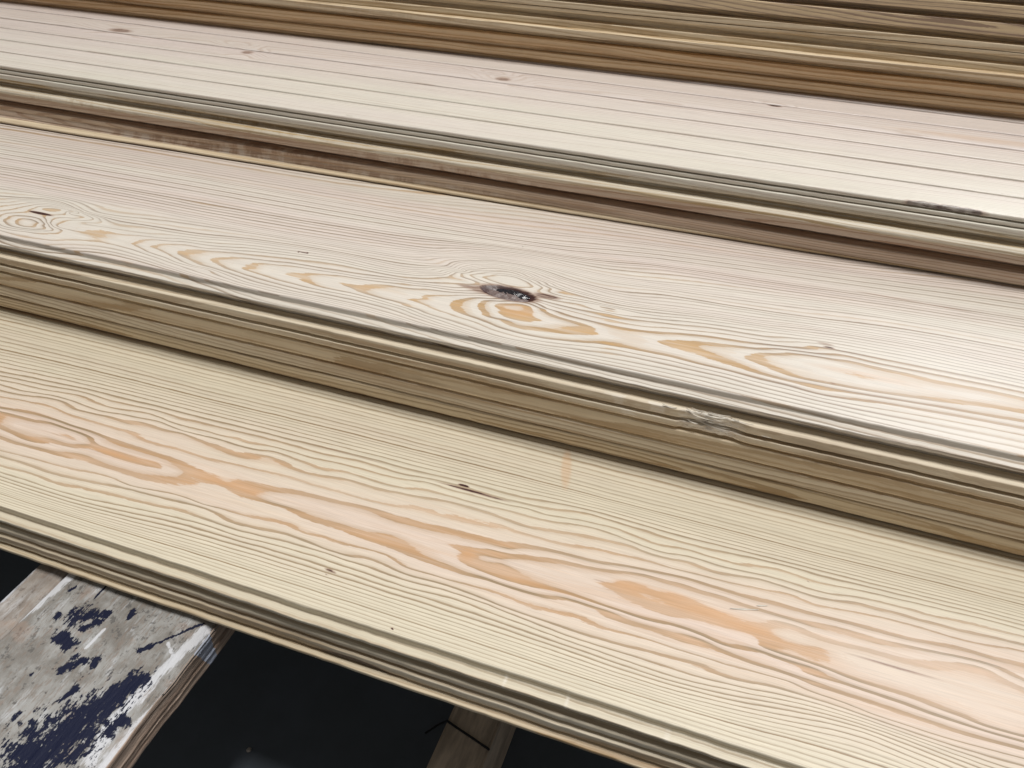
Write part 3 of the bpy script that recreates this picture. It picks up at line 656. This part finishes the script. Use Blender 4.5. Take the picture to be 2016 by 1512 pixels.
board('pine_board', [(1.7005, .7072), (1.7003, .7150), (1.7160, .7158), (1.7160, .7284), (1.6905, .7292), (1.6845, .7350), (1.6850, .7429 - .0008)], .62, stained, log_rings(41, .004, (.02, .02), 1.8), seed=41,
      label='pine board with a rounded bright tongue just below the grooved panel', group=G_3, step=.004, vis=(-1.5, .5))
board('pine_board', [(1.6960, .7429), (1.6925, .7450), (1.6925, .7620), (1.7220, .7628), (1.7220, .7786 - .0006)], .62, rosy, log_rings(42, .003, (.006, -.02), 2.2), seed=42,
      label='reddish-brown pine board with mottled side grain in the third pile', group=G_3, step=.004, vis=(-1.5, .5))
board('pine_board', [(1.6985, .7786), (1.6925, .7796), (1.6925, .7905), (1.6950, .7915), (1.6950, .8050, 0.004), (1.7045, .8052, .014), (1.7050, .8143 - .0006, .014)], .62, rosy, log_rings(43, .003, (.008, .02), 2.2), seed=43,
      label='lowest rosy board of the third pile, lying on the pale knotty board', group=G_3, step=.004, vis=(-1.5, .5))
# thin loose batten slipped in at the foot of the pile, closing up towards the right
board('pine_batten', [(1.7010, .8052, .0215), (1.6935, .8056, .0215), (1.6930, .8095, .0215), (1.7000, .8138, .0215)], .05, beige, log_rings(44, .003), seed=44, ch=.0006,
      label='thin bright batten wedged at the foot of the third pile behind the knotty board', group=None, cat='batten', vis=(-1.5, .5))

# --- farthest pile (six boards and more, only their long edges show)
K4 = .0215
def p4(*q): return [(a, b, K4) for a, b in q]
Y4 = 2.3085
far = [
 ('dark grey board at the foot of the farthest pile, in a shadowed slot behind the grooved panel', dusky, (Y4 + .010, .6580), (Y4 + .010, .6715 - .0006)),
]
board('pine_board', p4((Y4 + .004, .6358), (Y4 - .002, .6370), (Y4 - .002, .6560), (Y4 + .016, .6566), (Y4 + .016, .6713)), .62, amber, log_rings(51, .0045, (.0, .03)), seed=51, vis=(-1.7, .6), ch=.0008,
      label='tan pine board lowest in the farthest pile, above the dark slot', group=G_4)
board('pine_board', p4((Y4 + .002, .6001), (Y4 - .002, .6008), (Y4 - .001, .6180), (Y4 + .006, .6188), (Y4 + .008, .6265), (Y4 + .010, .6270), (Y4 + .010, .6350)), .62, amber, log_rings(52, .005, (.0, .03)), seed=52, vis=(-1.7, .6), ch=.0008,
      label='pine board with a dark orange band along its shaded lower groove', group=G_4)
board('pine_board', p4((Y4 - .004, .5644), (Y4 - .022, .5650), (Y4 - .0225, .5660), (Y4 - .020, .5820), (Y4 + .015, .5826), (Y4 + .015, .5995)), .62, beige, log_rings(53, .0045, (.01, .03)), seed=53, vis=(-1.7, .6), ch=.0008,
      label='beige pine board with a wide bright ledge, third from the bottom of the farthest pile', group=G_4)
board('pine_board', p4((Y4 + .020, .5287), (Y4 + .020, .5472), (Y4 - .003, .5478), (Y4 - .002, .5640)), .62, beige, log_rings(54, .0045, (.01, -.03)), seed=54, vis=(-1.7, .6), ch=.0008,
      label='beige pine board fourth from the bottom of the farthest pile, bright line at mid height', group=G_4)
board('pine_board', p4((Y4 - .002, .5020), (Y4 - .003, .5028), (Y4 - .002, .5172), (Y4 + .012, .5176), (Y4 + .012, .5188), (Y4 - .002, .5192), (Y4, .5283)), .62, beige, log_rings(55, .0045, (.01, .03)), seed=55, vis=(-1.7, .6), ch=.0006,
      label='pine board split lengthwise by a thin black gap in the farthest pile', group=G_4)
board('pine_board', p4((Y4 - .002, .4573), (Y4 - .003, .4580), (Y4 - .002, .4850), (Y4 + .022, .4856), (Y4 + .022, .5015)), .62, mauve, log_rings(56, .0035, (.01, .02), 2), seed=56, vis=(-1.7, .6), ch=.0008,
      label='mauve-brown pine board with darker mottling, second from the top of what shows', group=G_4)
board('pine_board', p4((Y4 - .002, .4180), (Y4 - .003, .4188), (Y4 - .002, .4420), (Y4 + .022, .4426), (Y4 + .022, .4568)), .62, mauve, log_rings(57, .0045, (.01, -.03)), seed=57, vis=(-1.7, .6), ch=.0008,
      label='grey pine board at the upper right corner of the picture', group=G_4)
board('pine_board', p4((Y4 - .002, .3823), (Y4 - .003, .3900), (Y4 - .003, .4040), (Y4 + .022, .4046), (Y4 + .022, .4175)), .62, greyish, log_rings(58, .0045, (.01, .03)), seed=58, vis=(-1.7, .6),
      label='topmost pine board of the farthest pile, barely inside the upper right corner', group=G_4)
# --- splinters on the torn lip, the loose knot, the crumbs
def simple(name, col, rough=.6, spec=.4, noise=None):
    m = bpy.data.materials.new(name); N = NT(m)
    tc = N.n('ShaderNodeTexCoord').outputs['Object']
    b = N.n('ShaderNodeBsdfPrincipled'); b.inputs['Roughness'].default_value = rough; b.inputs['Specular IOR Level'].default_value = spec
    n = N.noise(N.mapping(tc, noise or (200, 200, 200)), 1.0, 5, .65)
    N.l(N.mix(N.smooth(n, .3, .7), tuple(c * .55 for c in col), col), b.inputs['Base Color'])
    bp = N.n('ShaderNodeBump'); bp.inputs['Strength'].default_value = .5; bp.inputs['Distance'].default_value = .001
    N.l(n, bp.inputs['Height']); N.l(bp.outputs[0], b.inputs['Normal'])
    o = N.n('ShaderNodeOutputMaterial'); N.l(b.outputs[0], o.inputs[0])
    return m
m_bark = simple('knot_bark', (0.23, 0.17, 0.155), .4, .6, (500, 900, 900))
m_resin = simple('knot_black', (0.022, 0.02, 0.026), .12, .9, (300, 500, 500))
m_split = simple('fresh_splinter', (0.80, 0.74, 0.64), .7, .3, (60, 900, 900))

def lens(name, cx, cy, zc, rx, ry, h, mat, parent, seed, rot=0.0, nr=14, nt=40):
    """low uneven mound with a pointed-oval outline"""
    V = [(0, 0, h)]; F = []
    for i in range(1, nr + 1):
        r = i / nr
        for k in range(nt):
            t = 2 * math.pi * k / nt
            s = abs(math.sin(t)) ** 1.15 * math.copysign(1, math.sin(t))
            x = math.cos(t) * rx * r; y = s * ry * r
            n = float(fbm(np.array(x * 420 + 3), np.array(y * 900 + 5), seed, 3)) - .5
            q = 1 + .22 * (float(vnoise(np.array(math.cos(t) * 3 + 9), np.array(math.sin(t) * 3 + 9), seed)) - .5) * r
            V.append((x * q, y * q, h * (1 - r ** 2) + n * h * 1.3 * (1 - r ** 4) - .0004 * r))
    for k in range(nt): F.append((0, 1 + k, 1 + (k + 1) % nt))
    for i in range(nr - 1):
        for k in range(nt):
            a = 1 + i * nt + k; b = 1 + i * nt + (k + 1) % nt
            F.append((a, a + nt, b + nt, b))
    o = put(name, V, F, mat, parent, smooth=True)
    o.location = Vector((cx, cy, zc)) - parent.location; o.rotation_euler = (0, 0, rot)
    return o
kx, ky = at([1000], [577], .8143); kx, ky = kx[0], ky[0]
zk = ZT + (1 - .8143) * S
kn = lens('knot', kx, ky, zk - .0042, .0250, .0102, .0030, m_bark, b_knot, 4, -.05)
kx2, ky2 = at([1012], [574], .8143)
ks = lens('knot_core', kx2[0], ky2[0], zk - .0018, .0160, .0050, .0017, m_resin, b_knot, 9, -.12)

def sliver(L, wd, h, mat, parent, loc, rz, ry=0.0, bend=.002, name='splinter'):
    n = 7; V = []; F = []
    for i in range(n):
        t = i / (n - 1); ww = wd * (1 - (2 * t - 1) ** 2 * .8) * random.uniform(.7, 1.2) / 2
        x = (t - .5) * L; z = bend * (t - .5) ** 2 * 4
        V += [(x, -ww, z), (x, ww, z + h * .3), (x, 0, z + h)]
    for i in range(n - 1):
        for k in range(3):
            a = 3 * i + k; b = 3 * i + (k + 1) % 3
            F.append((a, b, b + 3, a + 3))
    F += [(2, 1, 0), (3 * n - 3, 3 * n - 2, 3 * n - 1)]
    o = put(name, V, F, mat, parent)
    o.location = Vector(loc) - (parent.location if parent else Vector((0, 0, 0)))
    o.rotation_euler = (0, ry, rz)
    return o
zl = ZT + (1 - D0) * S
for i in range(30):
    t = random.uniform(-1, 1) * (1 if i % 3 else 1.8)
    sliver(random.uniform(.006, .022), random.uniform(.0005, .0016), .0004, m_split, b_torn,
           (CHX + t * .02, (1.1120 + random.uniform(-.001, .010)) * S, zl - random.choice((-.0003, .0, .003, .006, .0085)) + .0002), random.uniform(-.25, .1), random.uniform(-.1, .15), .0008)

# ------------------------------------------------------------------ pallet, timber and floor below
def blobs_mask(X, Y, D, segs):
    m = np.full(X.shape, -1.0)
    for (x0, y0, x1, y1, r) in segs:
        ax, ay = at([x0, x1], [y0, y1], D)
        dx, dy = ax[1] - ax[0], ay[1] - ay[0]; L = max(dx * dx + dy * dy, 1e-12)
        t = np.clip(((X - ax[0]) * dx + (Y - ay[0]) * dy) / L, 0, 1)
        d = np.hypot(X - ax[0] - t * dx, Y - ay[0] - t * dy)
        m = np.maximum(m, 1 - d / (r * S))
    return m

m_paint = bpy.data.materials.new('paint_spattered_wood'); N = NT(m_paint)
tc = N.n('ShaderNodeTexCoord').outputs['Object']
g1 = N.noise(N.mapping(tc, (120, 30, 120)), 1.0, 6, .7); g2 = N.noise(N.mapping(tc, (60, 45, 60)), 1.0, 5, .6); g3 = N.noise(N.mapping(tc, (700, 120, 700)), 1.0, 4, .7)
g4 = N.noise(N.mapping(tc, (260, 170, 260), (3, 3, 3)), 1.0, 5, .7)
c = N.mix(N.smooth(g2, .35, .65), (0.22, 0.205, 0.185), (0.36, 0.355, 0.34))
c = N.mix(N.smooth(g1, .52, .72), c, (0.52, 0.53, 0.54))
c = N.mix(N.math('MULTIPLY', N.smooth(g3, .52, .60), .55), c, (0.23, 0.18, 0.145))
c = N.mix(N.math('MULTIPLY', N.smooth(g4, .56, .64), .7), c, (0.10, 0.095, 0.09))
c = N.mix(N.math('MULTIPLY', N.smooth(N.noise(N.mapping(tc, (50, 50, 50), (8, 1, 2)), 1.0, 3), .58, .7), .35), c, (0.36, 0.25, 0.19))
wm = N.math('ADD', N.attr('white'), N.math('MULTIPLY', N.math('SUBTRACT', g3, .5), 2.2))
c = N.mix(N.math('MULTIPLY', N.smooth(wm, .15, .6), .85), c, (0.66, 0.67, 0.70))
nm = N.math('ADD', N.attr('navy'), N.math('MULTIPLY', N.math('SUBTRACT', g4, .5), 3.4))
nm = N.math('ADD', nm, N.math('MULTIPLY', N.math('SUBTRACT', g3, .5), 2.4))
nmask = N.smooth(nm, .12, .36)
c = N.mix(nmask, c, (0.007, 0.010, 0.032))
b = N.n('ShaderNodeBsdfPrincipled'); N.l(c, b.inputs['Base Color']); b.inputs['Roughness'].default_value = .6
b.inputs['Specular IOR Level'].default_value = .2
bp = N.n('ShaderNodeBump'); bp.inputs['Strength'].default_value = .6; bp.inputs['Distance'].default_value = .0012
N.l(N.math('ADD', N.math('ADD', g1, g3), N.math('MULTIPLY', nmask, .4)), bp.inputs['Height']); N.l(bp.outputs[0], b.inputs['Normal'])
o = N.n('ShaderNodeOutputMaterial'); N.l(b.outputs[0], o.inputs[0])

def plank_mesh(name, x0, x1, y0, y1, ztop, zbot, mat, parent, D, navy=(), white=(), step=.0008, wear=.0016, layers=()):
    xs = np.concatenate([[x0], np.arange(x0 + .0006, x1 - .0006, step), [x1]]); nx0 = len(xs)
    ys = np.arange(y0, y1, .0014)
    # section: left side bottom -> top -> right side -> bottom
    sec = [(x0, zbot), (x0, (ztop + zbot) / 2)] + [(x, ztop) for x in xs] + [(x1, ztop - (ztop - zbot) * k / 22) for k in range(1, 23)]
    sec = np.array(sec); ns = len(sec)
    YY, XX = np.meshgrid(ys, sec[:, 0], indexing='ij'); ZZ = np.broadcast_to(sec[:, 1], XX.shape).copy()
    A = {'navy': np.full(XX.shape, -1.0), 'white': np.full(XX.shape, -1.0), 'side': np.zeros(XX.shape)}
    tp = slice(2, 2 + nx0)
    A['navy'][:, tp] = blobs_mask(XX[:, tp], YY[:, tp], D, navy) if navy else -1
    A['white'][:, tp] = blobs_mask(XX[:, tp], YY[:, tp], D, white) if white else -1
    ZZ[:, tp] += (fbm(XX[:, tp] * 260, YY[:, tp] * 40, 5, 3) - .5) * wear * .5
    e = np.clip((XX[:, tp] - (x1 - .010)) / .010, 0, 1)
    ZZ[:, tp] -= e ** 2 * (.0035 + .003 * fbm(YY[:, tp] * 30, XX[:, tp] * 0, 8, 3)) + (fbm(XX[:, tp] * 900, YY[:, tp] * 25, 6, 2) - .5) * e * .003
    XX = XX + (fbm(YY * 60, ZZ * 0, 7, 4) - .5) * wear * (np.abs(XX - x1) < 1e-6) + (fbm(YY * 60, ZZ * 0, 17, 4) - .5) * wear * (np.abs(XX - x0) < 1e-6)
    sd = slice(2 + nx0, ns)
    A['side'][:, sd] = 1
    lay = fbm(ZZ[:, sd] * 700, YY[:, sd] * 12, 12, 2)
    XX[:, sd] += (lay - .5) * .0022
    for z_ in layers:
        XX[:, sd] -= .0022 * (np.abs(ZZ[:, sd] - z_) < .0009)
    V = np.stack([XX, YY, ZZ], -1).reshape(-1, 3)
    i = np.arange(len(ys) - 1)[:, None] * ns; j = np.arange(ns)[None]; a = i + j; b_ = i + (j + 1) % ns
    F = np.stack([a, b_, b_ + ns, a + ns], -1).reshape(-1, 4)
    loc = Vector((x0, y0, zbot))
    o = put(name, V - np.array(loc), F, mat, parent, attrs={k: v.reshape(-1) for k, v in A.items()})
    o.location = loc - (parent.location if parent else Vector((0, 0, 0)))
    import bmesh
    bm = bmesh.new(); bm.from_mesh(o.data); bm.verts.ensure_lookup_table()
    bm.faces.new([bm.verts[k] for k in range(ns)]); bm.faces.new([bm.verts[(len(ys) - 1) * ns + k] for k in range(ns)])
    bmesh.ops.recalc_face_normals(bm, faces=bm.faces); bm.to_mesh(o.data); bm.free()
    return o

# raw side of the plank: brown, layered, with a pale bluish patch
m_paint2 = bpy.data.materials.new('plank_with_raw_edge'); m_paint2 = m_paint.copy(); m_paint2.name = 'plank_with_raw_edge'
nt = m_paint2.node_tree
bs = [n for n in nt.nodes if n.type == 'BSDF_PRINCIPLED'][0]
old = bs.inputs['Base Color'].links[0].from_socket
N2 = NT.__new__(NT); N2.t = nt
tc2 = N2.n('ShaderNodeTexCoord').outputs['Object']
s1 = N2.noise(N2.mapping(tc2, (200, 14, 900)), 1.0, 4, .6); s2 = N2.noise(N2.mapping(tc2, (90, 60, 120)), 1.0, 4, .7)
sc_ = N2.mix(N2.smooth(s1, .35, .65), (0.30, 0.215, 0.165), (0.52, 0.41, 0.33))
sc_ = N2.mix(N2.math('MULTIPLY', N2.smooth(s1, .66, .74), .8), sc_, (0.62, 0.58, 0.55))
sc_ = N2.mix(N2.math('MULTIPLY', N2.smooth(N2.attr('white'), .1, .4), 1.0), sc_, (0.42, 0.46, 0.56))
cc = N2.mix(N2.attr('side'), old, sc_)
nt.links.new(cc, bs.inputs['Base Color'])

DP = 1.0895
zt = ZT + (1 - DP) * S
pallet = bpy.data.objects.new('pallet', None); COL.objects.link(pallet)
pallet.location = (-.35, .1, 0)
tag(pallet, 'worn pallet under the boards with a paint-spattered deck plank at lower left', 'pallet')
navy = [(60, 1500, 160, 1420, .055), (120, 1440, 230, 1372, .030), (200, 1385, 265, 1345, .022), (235, 1370, 275, 1340, .018),
        (275, 1280, 300, 1270, .0060), (300, 1270, 345, 1252, .0032), (345, 1252, 402, 1226, .0026),
        (118, 1255, 140, 1268, .014), (150, 1215, 175, 1210, .020), (165, 1235, 190, 1225, .009), (205, 1212, 212, 1205, .008), (112, 1215, 116, 1210, .006),
        (185, 1308, 190, 1298, .008), (120, 1320, 165, 1300, .009), (145, 1295, 150, 1290, .006), (28, 1413, 36, 1405, .006), (118, 1380, 150, 1355, .006),
        (187, 1178, 212, 1150, .0022), (138, 1163, 150, 1155, .003), (60, 1330, 64, 1326, .004), (215, 1440, 240, 1420, .012), (255, 1215, 262, 1205, .006)]
white = [(405, 1236, 350, 1290, .012), (350, 1290, 290, 1350, .012), (290, 1350, 230, 1410, .016), (230, 1410, 180, 1490, .018), (420, 1245, 300, 1390, .006), (300, 1390, 195, 1510, .010), (330, 1266, 340, 1290, .004),
         (140, 1135, 60, 1200, .012), (60, 1200, 0, 1250, .010), (170, 1275, 205, 1240, .004), (60, 1150, 20, 1178, .01)]
xl, xr = -.980 * S, -.692 * S
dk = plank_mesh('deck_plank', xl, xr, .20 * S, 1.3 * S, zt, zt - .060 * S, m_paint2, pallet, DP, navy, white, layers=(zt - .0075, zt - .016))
dk['label'] = 'grey painted deck plank with dark blue spatter'
# pale bluish patch on the raw edge, narrower towards the bottom
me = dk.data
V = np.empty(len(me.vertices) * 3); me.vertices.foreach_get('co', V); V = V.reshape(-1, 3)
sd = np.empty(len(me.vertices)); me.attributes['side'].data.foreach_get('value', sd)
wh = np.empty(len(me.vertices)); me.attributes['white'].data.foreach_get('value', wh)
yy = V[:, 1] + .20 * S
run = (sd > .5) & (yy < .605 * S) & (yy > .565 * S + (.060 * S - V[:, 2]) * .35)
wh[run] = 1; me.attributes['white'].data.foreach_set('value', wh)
dk2 = plank_mesh('deck_plank', xl - .066 * S, xl - .002, .20 * S, 1.3 * S, zt - .0035, zt - .060 * S, m_paint2, pallet, DP + .008, (), [(60, 1120, 0, 1180, .012)], wear=.001)
av = dk2.data.attributes['side']; q = np.empty(len(av.data)); av.data.foreach_get('value', q)
av.data.foreach_set('value', np.where(q < .5, .25, q).astype(np.float32))
dk2['label'] = 'narrow brownish deck plank edged in white'

def box(name, x0, x1, y0, y1, z0, z1, mat, parent=None, bev=.002, loc=None):
    import bmesh
    bm = bmesh.new(); bmesh.ops.create_cube(bm, size=1)
    for v in bm.verts: v.co = Vector(((x0 + x1) / 2 + v.co.x * (x1 - x0), (y0 + y1) / 2 + v.co.y * (y1 - y0), (z0 + z1) / 2 + v.co.z * (z1 - z0)))
    bmesh.ops.bevel(bm, geom=list(bm.edges), offset=bev, segments=2, affect='EDGES')
    o0 = Vector(((x0 + x1) / 2, (y0 + y1) / 2, z0))
    for v in bm.verts: v.co -= o0
    me = bpy.data.meshes.new(name); bm.to_mesh(me); bm.free(); me.materials.append(mat)
    o = bpy.data.objects.new(name, me); COL.objects.link(o)
    o.location = o0 - (parent.location if parent else Vector((0, 0, 0)))
    if parent: o.parent = parent
    return o
m_dull = simple('old_dark_timber', (0.66, 0.54, 0.42), .8, .2, (120, 20, 60))
# bearers that carry the deck planks, out of sight under the boards
for ya in (.42,):
    box('bearer', xl - .06, -.24, ya, ya + .07, zt - .060 * S - .08, zt - .060 * S - .0005, m_dull, pallet)

DS = 1.38
zs = ZT + (1 - DS) * S
sx0, sx1 = -.2635 * DS * S, -.198 * DS * S
tim = box('floor_timber', sx0, sx1, .25 * DS * S, .95 * S, 0.0, zs, m_dull)
tag(tim, 'dark dusty timber lying low on the floor below the front boards', 'timber')
m_cord = simple('black_cord', (0.006, 0.006, 0.007), .6)
# thin cord over the timber
cu = bpy.data.curves.new('cord', 'CURVE'); cu.dimensions = '3D'; cu.bevel_depth = .0009; cu.bevel_resolution = 2
sp = cu.splines.new('POLY')
pp = [(838, 1443, 1.555), (862, 1427, 1.50), (880, 1419, DS - .004), (900, 1433, DS - .004), (930, 1453, DS - .004), (962, 1475, DS - .004), (972, 1484, 1.50), (985, 1500, 1.555)]
sp.points.add(len(pp) - 1)
for k, (a, b_, D) in enumerate(pp):
    x, y = at([a], [b_], D); sp.points[k].co = (x[0], y[0], ZT + (1 - D) * S, 1)
cu.materials.append(m_cord)
ct = bpy.data.objects.new('cord_path', cu); COL.objects.link(ct); bpy.context.view_layer.update()
cme = bpy.data.meshes.new_from_object(ct.evaluated_get(bpy.context.evaluated_depsgraph_get())); cme.name = 'cord'
bpy.data.objects.remove(ct); bpy.data.curves.remove(cu)
cd = bpy.data.objects.new('cord', cme); COL.objects.link(cd)
tag(cd, 'thin black cord draped over the dark timber at the bottom', 'cord')

m_floor = bpy.data.materials.new('dark_sealed_floor'); N = NT(m_floor)
tc = N.n('ShaderNodeTexCoord').outputs['Object']
f = N.noise(N.mapping(tc, (9, 9, 9)), 1.0, 5, .6); f3 = N.noise(N.mapping(tc, (400, 400, 400)), 1.0, 3, .6)
c = N.mix(N.smooth(f, .35, .7), (0.100, 0.116, 0.132), (0.118, 0.138, 0.165))
c = N.mix(N.smooth(f3, .72, .8), c, (0.05, 0.05, 0.05))
b = N.n('ShaderNodeBsdfPrincipled'); N.l(c, b.inputs['Base Color']); b.inputs['Roughness'].default_value = .9; b.inputs['Specular IOR Level'].default_value = .05
o = N.n('ShaderNodeOutputMaterial'); N.l(b.outputs[0], o.inputs[0])
fl = put('floor', [(-8, -6, 0), (8, -6, 0), (8, 10, 0), (-8, 10, 0)], [(0, 1, 2, 3)], m_floor); fl['kind'] = 'structure'

# crumb of wood on the floor
import bmesh
x, y = at([490], [1475], 1.555)
bm = bmesh.new(); bmesh.ops.create_icosphere(bm, subdivisions=2, radius=.0021)
for v in bm.verts: v.co *= random.uniform(.75, 1.15); v.co.z *= .6
me = bpy.data.meshes.new('wood_crumb'); bm.to_mesh(me); bm.free(); me.materials.append(simple('crumb', (.42, .38, .34)))
cr = bpy.data.objects.new('wood_crumb', me); COL.objects.link(cr); cr.location = (x[0], y[0], .0012)
tag(cr, 'tiny pale crumb of wood on the black floor', 'crumb')
# fine pale shavings on the boards
for (px, py, D, L, rz, host, lab) in ((1465, 1200, 1.0, .018, .30, None, 'pale hair-thin shaving on the orange patch of the front board'),
                              (1500, 1193, 1.0, .007, .35, None, 'shorter pale shaving right of the longer one on the front board'),
                              (1031, 485, .8143, .004, 1.1, None, 'tiny white shaving on the pale board above the knot'),
                              (688, 228, T3, .008, -.1, None, 'small white shaving at the edge of the grooved panel')):
    x, y = at([px], [py], D)
    o = sliver(L, .0011, .00015, m_split, None, (x[0], y[0], ZT + (1 - D) * S + .0003), rz, 0, .0002, 'wood_shaving')
    tag(o, lab, 'shaving', 'wood shavings on the boards')
